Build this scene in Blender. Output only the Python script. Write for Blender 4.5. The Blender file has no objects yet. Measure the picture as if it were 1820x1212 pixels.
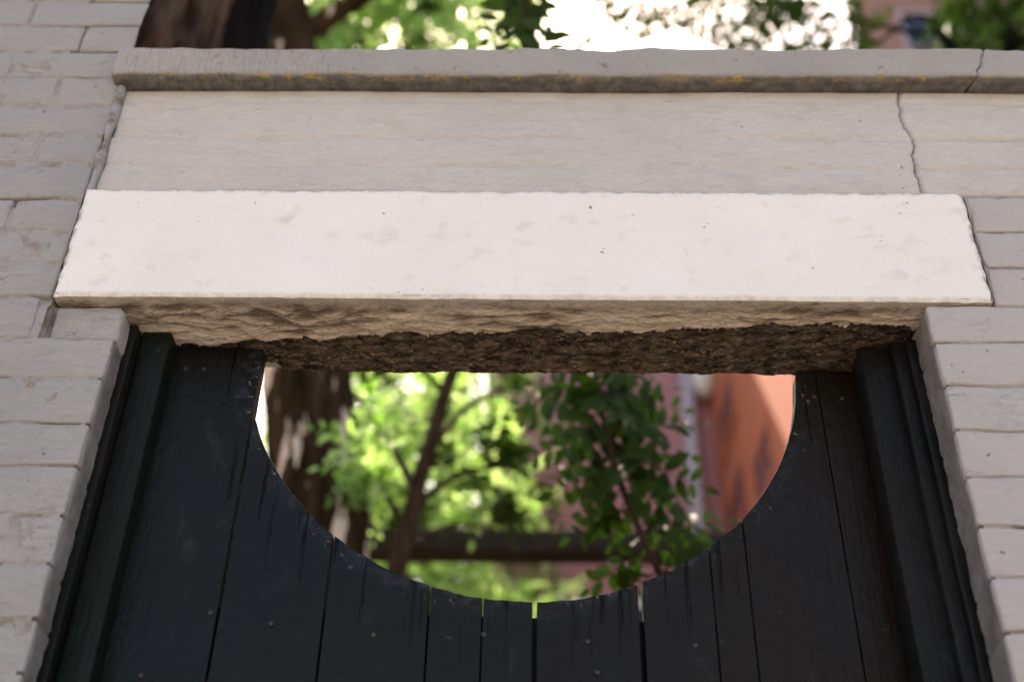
import bpy, bmesh, math, random
import numpy as np
from mathutils import Vector, Matrix, Euler
random.seed(7); rng = np.random.default_rng(7)
C = bpy.context.scene.collection
SC = bpy.context.scene

# ------------------------------------------------------------------ camera
FPX, PW, PH = 2207.913, 1820, 1212
R = np.array([[0.9997995151, -0.0073977136, 0.0186065429],
              [0.0101061585, -0.6157677047, -0.7878629319],
              [0.0172856925, 0.7878930179, -0.6155694901]])
CAM = np.array([0.0, -1.41, 1.05])
cd = bpy.data.cameras.new('camera'); cam = bpy.data.objects.new('camera', cd); C.objects.link(cam)
cd.sensor_width = 36; cd.lens = FPX / PW * 36; cd.clip_start = 0.02; cd.clip_end = 800
m = Matrix(R.tolist()).to_4x4(); m.translation = Vector(CAM); cam.matrix_world = m
cd.dof.use_dof = True; cd.dof.focus_distance = 1.86; cd.dof.aperture_fstop = 2.0; cd.dof.aperture_blades = 0
SC.camera = cam

# ------------------------------------------------------------------ sky, sun, exposure
SUN_EL, SUN_AZ = math.radians(57), math.radians(-14)          # azimuth from +Y towards +X: behind the wall, a little left
w = bpy.data.worlds.new('World'); SC.world = w; w.use_nodes = True
nt = w.node_tree; sky = nt.nodes.new('ShaderNodeTexSky'); sky.sky_type = 'NISHITA'; sky.sun_disc = False
sky.sun_elevation = SUN_EL; sky.sun_rotation = SUN_AZ; sky.dust_density = 2.5; sky.ozone_density = 0.6; sky.air_density = 1.0
bg = nt.nodes['Background']; nt.links.new(sky.outputs[0], bg.inputs[0]); bg.inputs[1].default_value = 0.15
sd = bpy.data.lights.new('sun', 'SUN'); sd.energy = 5.0; sd.angle = math.radians(0.53); sd.color = (1, .95, .87)
so = bpy.data.objects.new('sun', sd); C.objects.link(so)
sv = Vector((math.sin(SUN_AZ) * math.cos(SUN_EL), math.cos(SUN_AZ) * math.cos(SUN_EL), math.sin(SUN_EL)))
so.rotation_euler = sv.to_track_quat('Z', 'Y').to_euler(); so.location = (0, 0, 12)
vs = SC.view_settings; vs.view_transform = 'Standard'; vs.look = 'None'; vs.gamma = 1; vs.use_curve_mapping = False
vs.exposure = 1.7
vs.use_white_balance = True; vs.white_balance_temperature = 8050; vs.white_balance_tint = 14   # white balance set for open shade
SC.cycles.max_bounces = 8; SC.cycles.transmission_bounces = 6; SC.cycles.use_denoising = True

# ------------------------------------------------------------------ helpers
def ray(px, py):
    return R @ np.array([px - PW / 2, PH / 2 - py, -FPX])
def P(px, py, y):                       # the point of the vertical plane at depth y behind the wall face, seen there in the photograph
    d = ray(px, py); return CAM + d * (y - CAM[1]) / d[1]
def _h(i, j, k, s):
    n = (i * 374761393 + j * 668265263 + k * 2147483647 + s * 1274126177) & 0xffffffff
    n = ((n ^ (n >> 13)) * 1274126177) & 0xffffffff
    n = ((n ^ (n >> 16)) * 2246822519) & 0xffffffff
    return ((n ^ (n >> 15)) & 0xffffff) / float(0xffffff)
def vn(p, s=0):                          # value noise -1..1, p (N,3)
    p = np.asarray(p, float); b = np.floor(p).astype(np.int64); f = p - b; f = f * f * (3 - 2 * f)
    i, j, k = b[:, 0], b[:, 1], b[:, 2]; o = 0
    for a in (0, 1):
        for c in (0, 1):
            for e in (0, 1):
                wgt = (f[:, 0] if a else 1 - f[:, 0]) * (f[:, 1] if c else 1 - f[:, 1]) * (f[:, 2] if e else 1 - f[:, 2])
                o = o + wgt * _h(i + a, j + c, k + e, s)
    return o * 2 - 1
def fbm(p, oct=3, s=0, gain=.5):
    p = np.asarray(p, float); o = 0; a = 1; t = 0
    for n in range(oct):
        o = o + a * vn(p * 2 ** n + 17.3 * n, s + n); t += a; a *= gain
    return o / t
def sstep(a, b, x):
    t = np.clip((x - a) / (b - a), 0, 1); return t * t * (3 - 2 * t)

def root(name, label, cat, loc=(0, 0, 0), group=None):
    o = bpy.data.objects.new(name, None); C.objects.link(o); o.location = loc; o.empty_display_size = .1
    o['label'] = label; o['category'] = cat
    if group: o['group'] = group
    return o
def wloc(o):
    v = Vector((0, 0, 0))
    while o: v += o.location; o = o.parent
    return v
def mk(name, V, F, mat, parent=None, smooth=True, attr=None, kind=None, label=None):
    V = np.asarray(V, float).reshape(-1, 3); c = (V.min(0) + V.max(0)) / 2
    me = bpy.data.meshes.new(name); me.from_pydata((V - c).tolist(), [], F)
    me.materials.append(mat)
    if smooth: me.polygons.foreach_set('use_smooth', [True] * len(me.polygons))
    for k, a in (attr or {}).items():
        at = me.attributes.new(k, 'FLOAT', 'POINT'); at.data.foreach_set('value', np.asarray(a, np.float32))
    me.update(); o = bpy.data.objects.new(name, me); C.objects.link(o)
    if parent: o.parent = parent; o.location = Vector(c) - wloc(parent)
    else: o.location = c
    if kind: o['kind'] = kind
    if label: o['label'] = label
    return o
def weld(V, F, d=5):
    V = np.asarray(V); key = np.round(V, d); u, idx, inv = np.unique(key, axis=0, return_index=True, return_inverse=True)
    inv = inv.reshape(-1); G = []
    for f in F:
        g = []
        for i in f:
            q = int(inv[i])
            if q not in g: g.append(q)
        if len(g) > 2: G.append(g)
    return V[idx], G
def ticks(h, r, step):
    inner = np.linspace(-h + r, h - r, max(2, int(round(2 * (h - r) / step)) + 1))
    return np.concatenate([[-h, -h + r * .45], inner, [h - r * .45, h]])
def rbox(lo, hi, r, step, faces='fblrtd', ystep=None):
    """rounded box; faces: f front(-y) b back l r t d(own)"""
    lo = np.array(lo, float); hi = np.array(hi, float); c = (lo + hi) / 2; h = (hi - lo) / 2
    T = [ticks(h[0], r, step), ticks(h[1], r, ystep or step), ticks(h[2], r, step)]
    Vs, Fs, n = [], [], 0
    spec = {'f': (1, -1), 'b': (1, 1), 'l': (0, -1), 'r': (0, 1), 't': (2, 1), 'd': (2, -1)}
    for ch in faces:
        ax, sg = spec[ch]; a, b = [i for i in range(3) if i != ax]
        A, B = np.meshgrid(T[a], T[b], indexing='ij'); p = np.zeros(A.shape + (3,)); p[..., a] = A; p[..., b] = B; p[..., ax] = sg * h[ax]
        na, nb = A.shape; idx = np.arange(na * nb).reshape(na, nb) + n
        q = np.stack([idx[:-1, :-1], idx[1:, :-1], idx[1:, 1:], idx[:-1, 1:]], -1).reshape(-1, 4)
        flip = (sg > 0) != (ax != 1)
        if flip: q = q[:, ::-1]
        Vs.append(p.reshape(-1, 3)); Fs += q.tolist(); n += na * nb
    V = np.concatenate(Vs); q = np.clip(V, -(h - r), h - r); d = V - q; L = np.linalg.norm(d, axis=1, keepdims=True)
    V = q + d / np.maximum(L, 1e-9) * np.minimum(L, r)
    V, F = weld(V, Fs)
    return V + c, F
def wob(V, amp, sc, s=0, oct=2):
    return V + np.stack([fbm(V * sc, oct, s), fbm(V * sc + 31, oct, s + 5), fbm(V * sc + 77, oct, s + 9)], 1) * amp
def hgrid(x0, x1, z0, z1, step):
    nx = max(2, int((x1 - x0) / step) + 1); nz = max(2, int((z1 - z0) / step) + 1)
    X, Z = np.meshgrid(np.linspace(x0, x1, nx), np.linspace(z0, z1, nz), indexing='ij'); i = np.arange(nx * nz).reshape(nx, nz)
    F = np.stack([i[:-1, :-1], i[1:, :-1], i[1:, 1:], i[:-1, 1:]], -1).reshape(-1, 4).tolist()
    return X.ravel(), Z.ravel(), F
def box(lo, hi):
    a, b = lo, hi
    V = [(x, y, z) for x in (a[0], b[0]) for y in (a[1], b[1]) for z in (a[2], b[2])]
    return V, [[0, 1, 3, 2], [4, 6, 7, 5], [0, 4, 5, 1], [2, 3, 7, 6], [0, 2, 6, 4], [1, 5, 7, 3]]
def joinm(parts):
    V, F = [], []
    for v, f in parts:
        n = len(V); V += [tuple(x) for x in v]; F += [[i + n for i in q] for q in f]
    return V, F
def tube(pts, rad, seg=8, amp=0, stretch=1, s=0, per=1, ridge=False):
    pts = np.asarray(pts, float); rad = np.asarray(rad, float)
    if per > 1:                                                     # smooth resample (Catmull-Rom)
        Q, rr = [], []; n = len(pts)
        for i in range(n - 1):
            p0, p1, p2, p3 = pts[max(i - 1, 0)], pts[i], pts[i + 1], pts[min(i + 2, n - 1)]
            for t in np.arange(per) / per:
                Q.append(.5 * (2 * p1 + (p2 - p0) * t + (2 * p0 - 5 * p1 + 4 * p2 - p3) * t * t + (3 * p1 - p0 - 3 * p2 + p3) * t ** 3))
                rr.append(rad[i] * (1 - t) + rad[i + 1] * t)
        Q.append(pts[-1]); rr.append(rad[-1]); pts, rad = np.array(Q), np.array(rr)
    n = len(pts); tan = np.gradient(pts, axis=0); tan /= np.linalg.norm(tan, axis=1, keepdims=True)
    ref = np.array([0.3, 1, .2]); V = []
    dist = np.concatenate([[0], np.cumsum(np.linalg.norm(np.diff(pts, axis=0), axis=1))])
    for i in range(n):
        a = np.cross(tan[i], ref); a /= np.linalg.norm(a); b = np.cross(tan[i], a)
        th = np.arange(seg) / seg * 2 * np.pi; dirs = np.cos(th)[:, None] * a + np.sin(th)[:, None] * b
        rr = np.full(seg, rad[i])
        if amp:
            q = np.stack([np.cos(th) * 3, np.sin(th) * 3, np.full(seg, dist[i] / stretch)], 1)
            f = fbm(q * 1.6, 3, s, .6)
            if ridge: f = 1 - 2 * np.abs(f) * 1.6
            rr = rr + amp * f + amp * .5 * fbm(q * .5, 1, s + 9)
        V.append(pts[i] + dirs * rr[:, None])
    V = np.concatenate(V); F = []
    for i in range(n - 1):
        for j in range(seg):
            k = (j + 1) % seg; F.append([i * seg + j, i * seg + k, (i + 1) * seg + k, (i + 1) * seg + j])
    F.append(list(range(seg))[::-1]); F.append(list(range((n - 1) * seg, n * seg)))
    return V, F

# ------------------------------------------------------------------ materials
class M:
    def __init__(s, name, rough=.8, spec=.3):
        s.m = bpy.data.materials.new(name); s.m.use_nodes = True; s.t = s.m.node_tree; s.b = s.t.nodes['Principled BSDF']
        s.b.inputs['Roughness'].default_value = rough; s.b.inputs['Specular IOR Level'].default_value = spec
        g = s.n('ShaderNodeNewGeometry'); s.pos = g.outputs['Position']; s.bump_h = None
    def n(s, ty, **k):
        x = s.t.nodes.new(ty)
        for a, v in k.items(): setattr(x, a, v)
        return x
    def set(s, x, i, v):
        if isinstance(v, bpy.types.NodeSocket): s.t.links.new(v, x.inputs[i])
        else: x.inputs[i].default_value = v
    def mapped(s, sc, rot=(0, 0, 0), src=None):
        x = s.n('ShaderNodeMapping'); s.set(x, 0, src or s.pos); x.inputs['Scale'].default_value = sc; x.inputs['Rotation'].default_value = rot; return x.outputs[0]
    def noise(s, scale, detail=4, rough=.55, vec=None, dist=0):
        x = s.n('ShaderNodeTexNoise'); s.set(x, 'Vector', vec or s.pos); x.inputs['Scale'].default_value = scale
        x.inputs['Detail'].default_value = detail; x.inputs['Roughness'].default_value = rough; x.inputs['Distortion'].default_value = dist; return x.outputs[0]
    def vor(s, scale, vec=None, feature='F1'):
        x = s.n('ShaderNodeTexVoronoi', feature=feature); s.set(x, 'Vector', vec or s.pos); x.inputs['Scale'].default_value = scale; return x.outputs['Distance']
    def ramp(s, v, a, b, lo=0., hi=1.):
        x = s.n('ShaderNodeMapRange'); x.clamp = True; s.set(x, 0, v); x.inputs[1].default_value = a; x.inputs[2].default_value = b
        x.inputs[3].default_value = lo; x.inputs[4].default_value = hi; return x.outputs[0]
    def math(s, op, a, b=0.):
        x = s.n('ShaderNodeMath', operation=op); s.set(x, 0, a); s.set(x, 1, b); return x.outputs[0]
    def mix(s, f, a, b):
        x = s.n('ShaderNodeMix', data_type='RGBA'); s.set(x, 0, f)
        for i, v in ((6, a), (7, b)):
            s.set(x, i, v if isinstance(v, bpy.types.NodeSocket) else (*v, 1))
        return x.outputs[2]
    def attr(s, name):
        x = s.n('ShaderNodeAttribute'); x.attribute_name = name; return x.outputs['Fac']
    def axis(s, i):
        x = s.n('ShaderNodeSeparateXYZ'); s.set(x, 0, s.pos); return x.outputs[i]
    def color(s, c): s.set(s.b, 'Base Color', c if isinstance(c, bpy.types.NodeSocket) else (*c, 1)); return s
    def bump(s, h, dist, strength=1.):
        x = s.n('ShaderNodeBump'); s.set(x, 'Height', h); x.inputs['Distance'].default_value = dist; x.inputs['Strength'].default_value = strength
        if s.bump_h: s.t.links.new(s.bump_h, x.inputs['Normal'])
        s.bump_h = x.outputs[0]; s.t.links.new(s.bump_h, s.b.inputs['Normal']); return s

def paint(name, c1, c2, dirt=(.26, .19, .13), damt=.55, thr=.63, relief=1., warm=None, lines=.6, edge=False, pits=.72):
    k = M(name, .75, .25)
    col = k.mix(k.ramp(k.noise(4.5, 5), .35, .65), c1, c2)
    col = k.mix(k.ramp(k.noise(19, 4, .6), .58, .75, 0, .35), col, (.40, .33, .27))
    fl = k.noise(26, 6, .72, k.mapped((.55, 1, 1.3)), .6)
    col = k.mix(k.ramp(fl, thr, thr + .07, 0, damt), col, dirt)
    col = k.mix(k.ramp(k.noise(210, 3, .6), .68, .78, 0, damt * .7), col, dirt)
    if warm: col = k.mix(k.ramp(k.math('ADD', k.axis(2), k.math('MULTIPLY', k.noise(14, 4), .03)), warm[0], warm[1], 0, .7), col, (.36, .27, .17))
    wr = k.noise(13, 6, .72, k.mapped((.5, 1, 1.5)), 1.4)
    ln = k.math('MULTIPLY', k.ramp(k.math('ABSOLUTE', k.math('SUBTRACT', wr, .5)), .0, .009, 1, 0), k.ramp(k.noise(9, 5, .65), .53, .66))
    col = k.mix(k.math('MULTIPLY', ln, lines), col, dirt)
    pit = k.ramp(k.noise(75, 2, .5), pits, pits + .05)
    col = k.mix(k.math('MULTIPLY', pit, .75), col, (.10, .075, .055))
    grain = k.noise(260, 3, .7)
    col = k.mix(k.ramp(grain, .3, .6, .06, 0), col, (.12, .10, .09))
    if edge:
        e = k.attr('edge'); em = k.math('MULTIPLY', e, k.ramp(k.noise(48, 5, .75), .42, .58))
        col = k.mix(k.math('MULTIPLY', em, .85), col, (.10, .075, .055))
    k.color(col)
    k.bump(k.noise(30, 5, .65, k.mapped((.6, 1, 1.3)), 1.0), .009 * relief)
    k.bump(k.noise(95, 5, .75, k.mapped((.7, 1, 1.2)), .5), .006 * relief); k.bump(grain, .0022 * relief)
    k.bump(k.ramp(fl, thr, thr + .05, 1, 0), .0010 * relief); k.bump(pit, -.003)
    if lines: k.bump(ln, -.0022 * lines)
    return k.m
PIER = paint('pier_paint', (.285, .277, .275), (.335, .319, .311), damt=.34, thr=.65, relief=.55, lines=.34)
RIGHT = paint('right_paint', (.405, .374, .368), (.38, .354, .349), damt=.28, thr=.66, relief=.42, lines=.25)
PANEL = paint('panel_paint', (.485, .450, .430), (.525, .492, .474), damt=.4, thr=.655, relief=.6, lines=.10, pits=.762, warm=(2.69, 2.725))
LINT = paint('lintel_paint', (.735, .706, .690), (.695, .664, .645), damt=.15, thr=.63, relief=.24, lines=.0, edge=True, pits=.765)
k = M('mortar_paint', .85, .2)
k.color(k.mix(k.ramp(k.noise(22, 5, .65), .47, .64), (.295, .279, .272), (.20, .160, .130))); k.bump(k.noise(90, 5, .7), .004); MORTAR = k.m
k = M('shaded_cement_reveal', .9, .15); k.color(k.mix(k.ramp(k.noise(16, 5, .65), .38, .66), (.185, .172, .170), (.115, .102, .094))); k.bump(k.noise(70, 5, .7), .004); CEMENT_SHADE = k.m  # cement toned darker than the wall so its colour carries the jamb's shade
k = M('caulk', .8, .2); k.color(k.mix(k.ramp(k.noise(40, 4), .45, .6), (.27, .27, .28), (.16, .13, .10))); k.bump(k.noise(120, 4), .003); CAULK = k.m

# lintel underside: painted lip, rusty torn rim, bare dark stone (masks ride on the mesh)
k = M('lintel_underside', .85, .2)
pe, tan_ = k.attr('peel'), k.attr('tan'); crest = k.attr('crest')
lip = k.mix(k.math('ADD', tan_, k.ramp(k.noise(30, 5, .7, k.mapped((.4, 1, 1))), .3, .7, -.25, .25)), (.52, .45, .385), (.66, .51, .36))
lip = k.mix(k.ramp(k.noise(60, 5, .7, k.mapped((.35, 1, 1))), .54, .70, 0, .75), lip, (.22, .15, .10))
lip = k.mix(k.math('MULTIPLY', tan_, k.ramp(k.noise(38, 5, .7, k.mapped((.45, 1, 1))), .50, .64)), lip, (.66, .56, .46))
lip = k.mix(k.ramp(crest, .50, .78, 0, .75), lip, (.70, .60, .49)); lip = k.mix(k.ramp(crest, .50, .22, 0, .85), lip, (.15, .105, .072))  # crests lightened, valleys darkened: relief shading painted into the lip
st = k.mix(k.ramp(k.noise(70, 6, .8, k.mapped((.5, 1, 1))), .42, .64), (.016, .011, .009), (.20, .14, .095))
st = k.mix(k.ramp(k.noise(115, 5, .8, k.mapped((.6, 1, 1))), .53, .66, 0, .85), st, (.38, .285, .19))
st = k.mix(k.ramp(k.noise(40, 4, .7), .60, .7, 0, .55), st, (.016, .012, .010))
col = k.mix(k.ramp(pe, .45, .55), lip, st)
rim = k.math('MULTIPLY', k.ramp(pe, .36, .5), k.ramp(pe, .62, .9, 1, 0))
col = k.mix(k.math('MULTIPLY', rim, k.ramp(k.noise(70, 4, .7), .38, .5)), col, (.05, .012, .005))
k.color(col); k.bump(k.noise(110, 5, .75, k.mapped((.6, 1, 1))), .008); k.bump(k.noise(320, 3, .6), .003); UNDER = k.m

k = M('coping_paint', .8, .2)
col = k.mix(k.ramp(k.noise(5, 5), .35, .65), (.335, .31, .297), (.38, .352, .335))
col = k.mix(k.ramp(k.noise(48, 5, .72), .61, .70, 0, .7), col, (.18, .135, .09))
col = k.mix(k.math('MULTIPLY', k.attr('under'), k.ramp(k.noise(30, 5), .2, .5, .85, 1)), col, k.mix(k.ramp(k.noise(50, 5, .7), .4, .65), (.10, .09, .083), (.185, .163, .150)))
col = k.mix(k.math('MULTIPLY', k.attr('lichen'), k.math('MULTIPLY', k.ramp(k.noise(85, 4, .7, k.mapped((.6, 1, 1))), .53, .62), k.ramp(k.noise(9, 3), .30, .48, .25, 1))), col, (.42, .30, .07))
k.color(col); k.bump(k.noise(50, 5, .7), .007); k.bump(k.noise(160, 4, .75), .004)
wv = k.n('ShaderNodeTexWave', wave_type='BANDS', bands_direction='X'); k.set(wv, 'Vector', k.pos); wv.inputs['Scale'].default_value = 17
wv.inputs['Distortion'].default_value = 3.2; wv.inputs['Detail'].default_value = 3; wv.inputs['Detail Scale'].default_value = 1.2
k.bump(k.math('MULTIPLY', wv.outputs[0], k.ramp(k.axis(0), -.36, -.18, 1, 0)), .003); COPING = k.m

def gatepaint(name, a, b, rough=.34, tone=None):
    k = M(name, rough, .13)
    col = k.mix(k.ramp(k.noise(3, 3), .4, .6), a, b)
    if tone: col = k.mix(k.ramp(k.axis(0), -.25, .35), col, tone)
    gr = k.noise(5, 6, .65, k.mapped((17, 17, .7)), .35)
    col = k.mix(k.ramp(gr, .58, .75, 0, .5), col, (.005, .0045, .004))
    chip = k.noise(48, 4, .6)
    col = k.mix(k.ramp(chip, .70, .73, 0, .8), col, (.022, .036, .062))
    col = k.mix(k.ramp(k.noise(95, 3, .6), .75, .77, 0, .9), col, (.10, .085, .07))
    vx = k.n('ShaderNodeVectorMath', operation='DISTANCE'); k.set(vx, 0, k.mapped((1, 0, 1))); vx.inputs[1].default_value = (-.0168, 0, 2.2359)
    ring = k.ramp(vx.outputs['Value'], .4247, .455, 1, 0); far = k.ramp(vx.outputs['Value'], .43, .53, 1, .0)
    col = k.mix(k.math('MULTIPLY', ring, k.ramp(k.noise(42, 5, .75), .48, .66, 0, .75)), col, (.030, .040, .054))
    col = k.mix(k.math('MULTIPLY', ring, k.ramp(k.noise(110, 3, .7), .64, .70)), col, (.20, .18, .155))
    split = k.math('MULTIPLY', k.ramp(k.noise(3.2, 4, .7, k.mapped((26, 26, .9)), .25), .615, .655), far)
    col = k.mix(split, col, (.002, .002, .002))
    scuff = k.ramp(k.noise(16, 6, .75, k.mapped((1, 1, .45)), .6), .60, .72, 0, .55); col = k.mix(scuff, col, (.026, .030, .036))
    k.color(col); k.bump(gr, .0022, .8); k.bump(k.noise(60, 4, .6), .0022); k.bump(k.ramp(chip, .70, .73), .001); k.bump(split, -.003)
    k.set(k.b, 'Roughness', k.ramp(k.noise(9, 4), .3, .7, rough - .12, rough + .16))
    return k.m
GATE = gatepaint('gate_paint', (.0052, .0062, .0070), (.0070, .0068, .0062), tone=(.0098, .0070, .0052))
GREEN = gatepaint('green_post_paint', (.0045, .0075, .0045), (.006, .0085, .006), .45)
DARKP = gatepaint('dark_post_paint', (.0055, .0056, .0055), (.009, .008, .0072), .42)
k = M('rust', .6, .4); k.color(k.mix(k.ramp(k.noise(200, 3), .4, .6), (.012, .012, .014), (.035, .028, .024))); NAIL = k.m

def bark(name, a, b, scale=9, bmp=.02, dapple=None):
    k = M(name, .95, .05); v = k.mapped((1, 1, .16))
    f = k.noise(scale, 6, .65, v, .5)
    k.color(k.mix(k.ramp(f, .40, .60), a, b)); k.bump(f, bmp); k.bump(k.noise(scale * 6, 4, .6, v), bmp * .3)
    if dapple: k.color(k.mix(k.ramp(k.noise(11, 3, .6, k.mapped((1, 1, .22)), .4), .60, .625), k.mix(k.ramp(f, .35, .65), a, b), dapple))  # pale elongated patches: sun dapples put into the bark colour
    return k.m
BARK_RED = bark('reddish_bark', (.022, .012, .008), (.13, .078, .056))
BARK_BLACK = bark('black_bark', (.003, .0028, .0028), (.010, .008, .0075))
BARK_OLD = bark('old_bark', (.011, .0065, .003), (.060, .034, .017), dapple=(.60, .46, .36))
BARK_THIN = bark('thin_bark', (.028, .016, .010), (.06, .036, .022), 30, .006)
def leafm(name, c1, c2, t1, t2, tf=.5, rough=.4, spec=.4):
    k = M(name, rough, spec); x = k.n('ShaderNodeNewGeometry').outputs['Random Per Island'] ; oi = k.n('ShaderNodeObjectInfo').outputs['Random']
    f = k.math('FRACT', k.math('ADD', x, oi))
    k.color(k.mix(f, c1, c2)); tr = k.n('ShaderNodeBsdfTranslucent'); k.set(tr, 0, k.mix(f, t1, t2))
    mx = k.n('ShaderNodeMixShader'); mx.inputs[0].default_value = tf
    k.t.links.new(k.b.outputs[0], mx.inputs[1]); k.t.links.new(tr.outputs[0], mx.inputs[2])
    k.t.links.new(mx.outputs[0], k.t.nodes['Material Output'].inputs[0]); return k.m
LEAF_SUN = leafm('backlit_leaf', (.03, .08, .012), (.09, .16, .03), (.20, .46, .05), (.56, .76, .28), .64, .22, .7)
LEAF_DARK = leafm('dark_leaf', (.016, .034, .005), (.034, .062, .009), (.02, .05, .004), (.04, .10, .010), .18, .6, .10)  # darkened leaf copy; on shrub and slender tree its colour stands for shade
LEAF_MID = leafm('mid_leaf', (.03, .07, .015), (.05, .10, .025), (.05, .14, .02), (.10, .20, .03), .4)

def stucco(name, a, b):
    k = M(name, .85, .2); k.color(k.mix(k.ramp(k.noise(.8, 5), .3, .7), a, b)); k.bump(k.noise(25, 5), .008); return k.m
PINK = stucco('pink_stucco', (.43, .205, .22), (.48, .235, .25))
RED = stucco('red_stucco', (.44, .125, .075), (.50, .15, .09))
BROWN = stucco('brown_stucco', (.30, .165, .14), (.34, .19, .16))
TRIM = stucco('grey_trim', (.42, .36, .40), (.46, .40, .44))
WHITE = stucco('white_trim', (.7, .66, .64), (.75, .72, .7))
k = M('window_glass', .3, .2); k.color((.018, .026, .055)); GLASS = k.m
k = M('weathered_beam', .8, .2); f = k.noise(8, 5, .6, k.mapped((.6, 8, 8)))
k.color(k.mix(k.ramp(f, .35, .65), (.012, .009, .006), (.035, .026, .018))); k.bump(f, .006); BEAM = k.m
k = M('paving', .9, .2); k.color(k.mix(k.ramp(k.noise(1.5, 6), .3, .7), (.30, .27, .24), (.40, .37, .33))); k.bump(k.noise(30, 5), .01); PAVE = k.m
k = M('garden_soil', .95, .1); k.color(k.mix(k.ramp(k.noise(2, 6), .35, .65), (.06, .045, .03), (.10, .085, .045))); k.bump(k.noise(12, 6), .03); SOIL = k.m

# ------------------------------------------------------------------ the setting
X_, Z_, F_ = hgrid(-220, 220, -220, 220, 20)
V = np.stack([X_, Z_, np.zeros_like(X_)], 1); o = mk('ground', V, F_, SOIL, smooth=False, kind='structure'); o.location.z = -.01
X_, Z_, F_ = hgrid(-14, 14, -9, .1, .7)
o = mk('pavement', np.stack([X_, Z_, np.full_like(X_, .004)], 1), F_, PAVE, smooth=False, kind='structure')

# ------------------------------------------------------------------ garden wall
wall = root('garden_wall', 'white painted brick garden wall with a pale stone lintel over the dark gate', 'wall')
PX, JL, JR, LX0, LX1, LZ0, LZ1 = -.718, -.612, .572, -.717, .671, 2.228, 2.449
CRZ0, CRZ1, TOP = 2.703, 2.773, 3.62
# mortar beds
def mortar(x0, x1, z0, z1, y, s, ret=None):
    X, Z, F = hgrid(x0, x1, z0, z1, .012)
    q = np.stack([X, Z, np.zeros_like(X)], 1); V = np.stack([X, y + .0020 * fbm(q * 28, 3, s) + .010 * sstep(.40, .56, fbm(q * np.array([14, 30, 1]), 2, s + 60)), Z], 1)
    parts = [(V, F)]
    parts.append(box((x0, y + .014, z0), (x1, .2, z1)))
    v, f = joinm(parts); mk('mortar_bed', v, f, MORTAR, wall)
mortar(-2.6, PX - .004, 0, CRZ1, .0020, 3); mortar(-2.6, PX - .11, CRZ1 + .001, TOP, .003, 3)
mortar(PX - .004, JL - .006, 0, 2.150, .0018, 4)
mortar(PX - .004, JL - .006, 2.150, LZ0 - .006, .019, 4)
mortar(JR + .006, LX1 + .004, 0, LZ0 - .005, .0016, 5)
mortar(LX1 + .004, 2.6, 0, LZ1, .0022, 6); mortar(.686, 2.6, LZ1, CRZ0, .03, 6)
v, f = box((PX + .004, .03, LZ1 + .001), (LX1 + .003, .2, CRZ0)); mk('wall_core', v, f, MORTAR, wall, smooth=False)

nb = 0
def brick(x0, x1, z0, z1, y, mat, s, ret='', depth=.1, r=.006, skew=0):
    global nb; nb += 1
    V, F = rbox((x0, y, z0), (x1, y + depth, z1), r, .022, 'flrtd', .03)
    V[:, 0] -= skew * (V[:, 1] - y)
    V = wob(V, .0032, 17, 1, 2); V = wob(V, .0014, 62, 21, 2)
    V[:, 1] += random.uniform(-.0008, .0008)
    mk('brick', V, F, mat, wall)
def course(x0, x1, z0, z1, y, mat, hdr, s, end=None, jt=.0055, **kw):
    """lay bricks from x0 towards x1 (either way); first is a header when hdr"""
    d = 1 if x1 > x0 else -1; x = x0; first = True
    while (x1 - x) * d > .03:
        L = (.100 if (first and hdr) else .205) + random.uniform(-.004, .004)
        e = x + d * L
        if (x1 - e) * d < .05: e = x1
        a, b = min(x, e), max(x, e)
        dep = kw.get('fdepth', .1) if first else .1; sk = kw.get('skew', 0) if first else 0
        brick(a, b, z0 + random.uniform(0, .0015), z1 - random.uniform(0, .0015), y, mat, s, depth=dep, r=kw.get('r', .006), skew=sk)
        x = e + d * jt; first = False; s += 1
zj = [1.278 + .0728 * i for i in range(8)] + [1.860, 1.9315, 2.0023, 2.079, 2.1517, 2.226, 2.2928, 2.3618, 2.4334, 2.5105, 2.5794, 2.6518, 2.7245, 2.7972, 2.8666, 2.9400, 3.012, 3.085, 3.157, 3.23]
hd = {2.7972: 1, 2.8666: 0, 2.9400: 1, 2.7245: 1, 2.6518: 0, 2.5794: 1}
for i, (a, b) in enumerate(zip(zj[:-1], zj[1:])):
    low = b <= 2.16
    hdr = (i == 3) if low else [0, 1][i % 2]
    if a > 2.85: hdr = [0, 1][(i + 1) % 2] if False else [0, 1][i % 2]
    if low: course(JL, -1.25, a + .0012, b - .0012, 0, PIER, hdr, i * 7, jt=.003, fdepth=.014, r=.0034)
    elif b < 2.25: course(PX - .018, -1.25, a + .002, b - .002, 0, PIER, hdr, i * 7, r=.004)
    else: course(PX - (.003 if b < 2.75 else -.004), -1.25, a + .002, b - .002, 0, PIER, hdr, i * 7, r=.0055, skew=.75 if a > 2.75 else 0)
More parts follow.
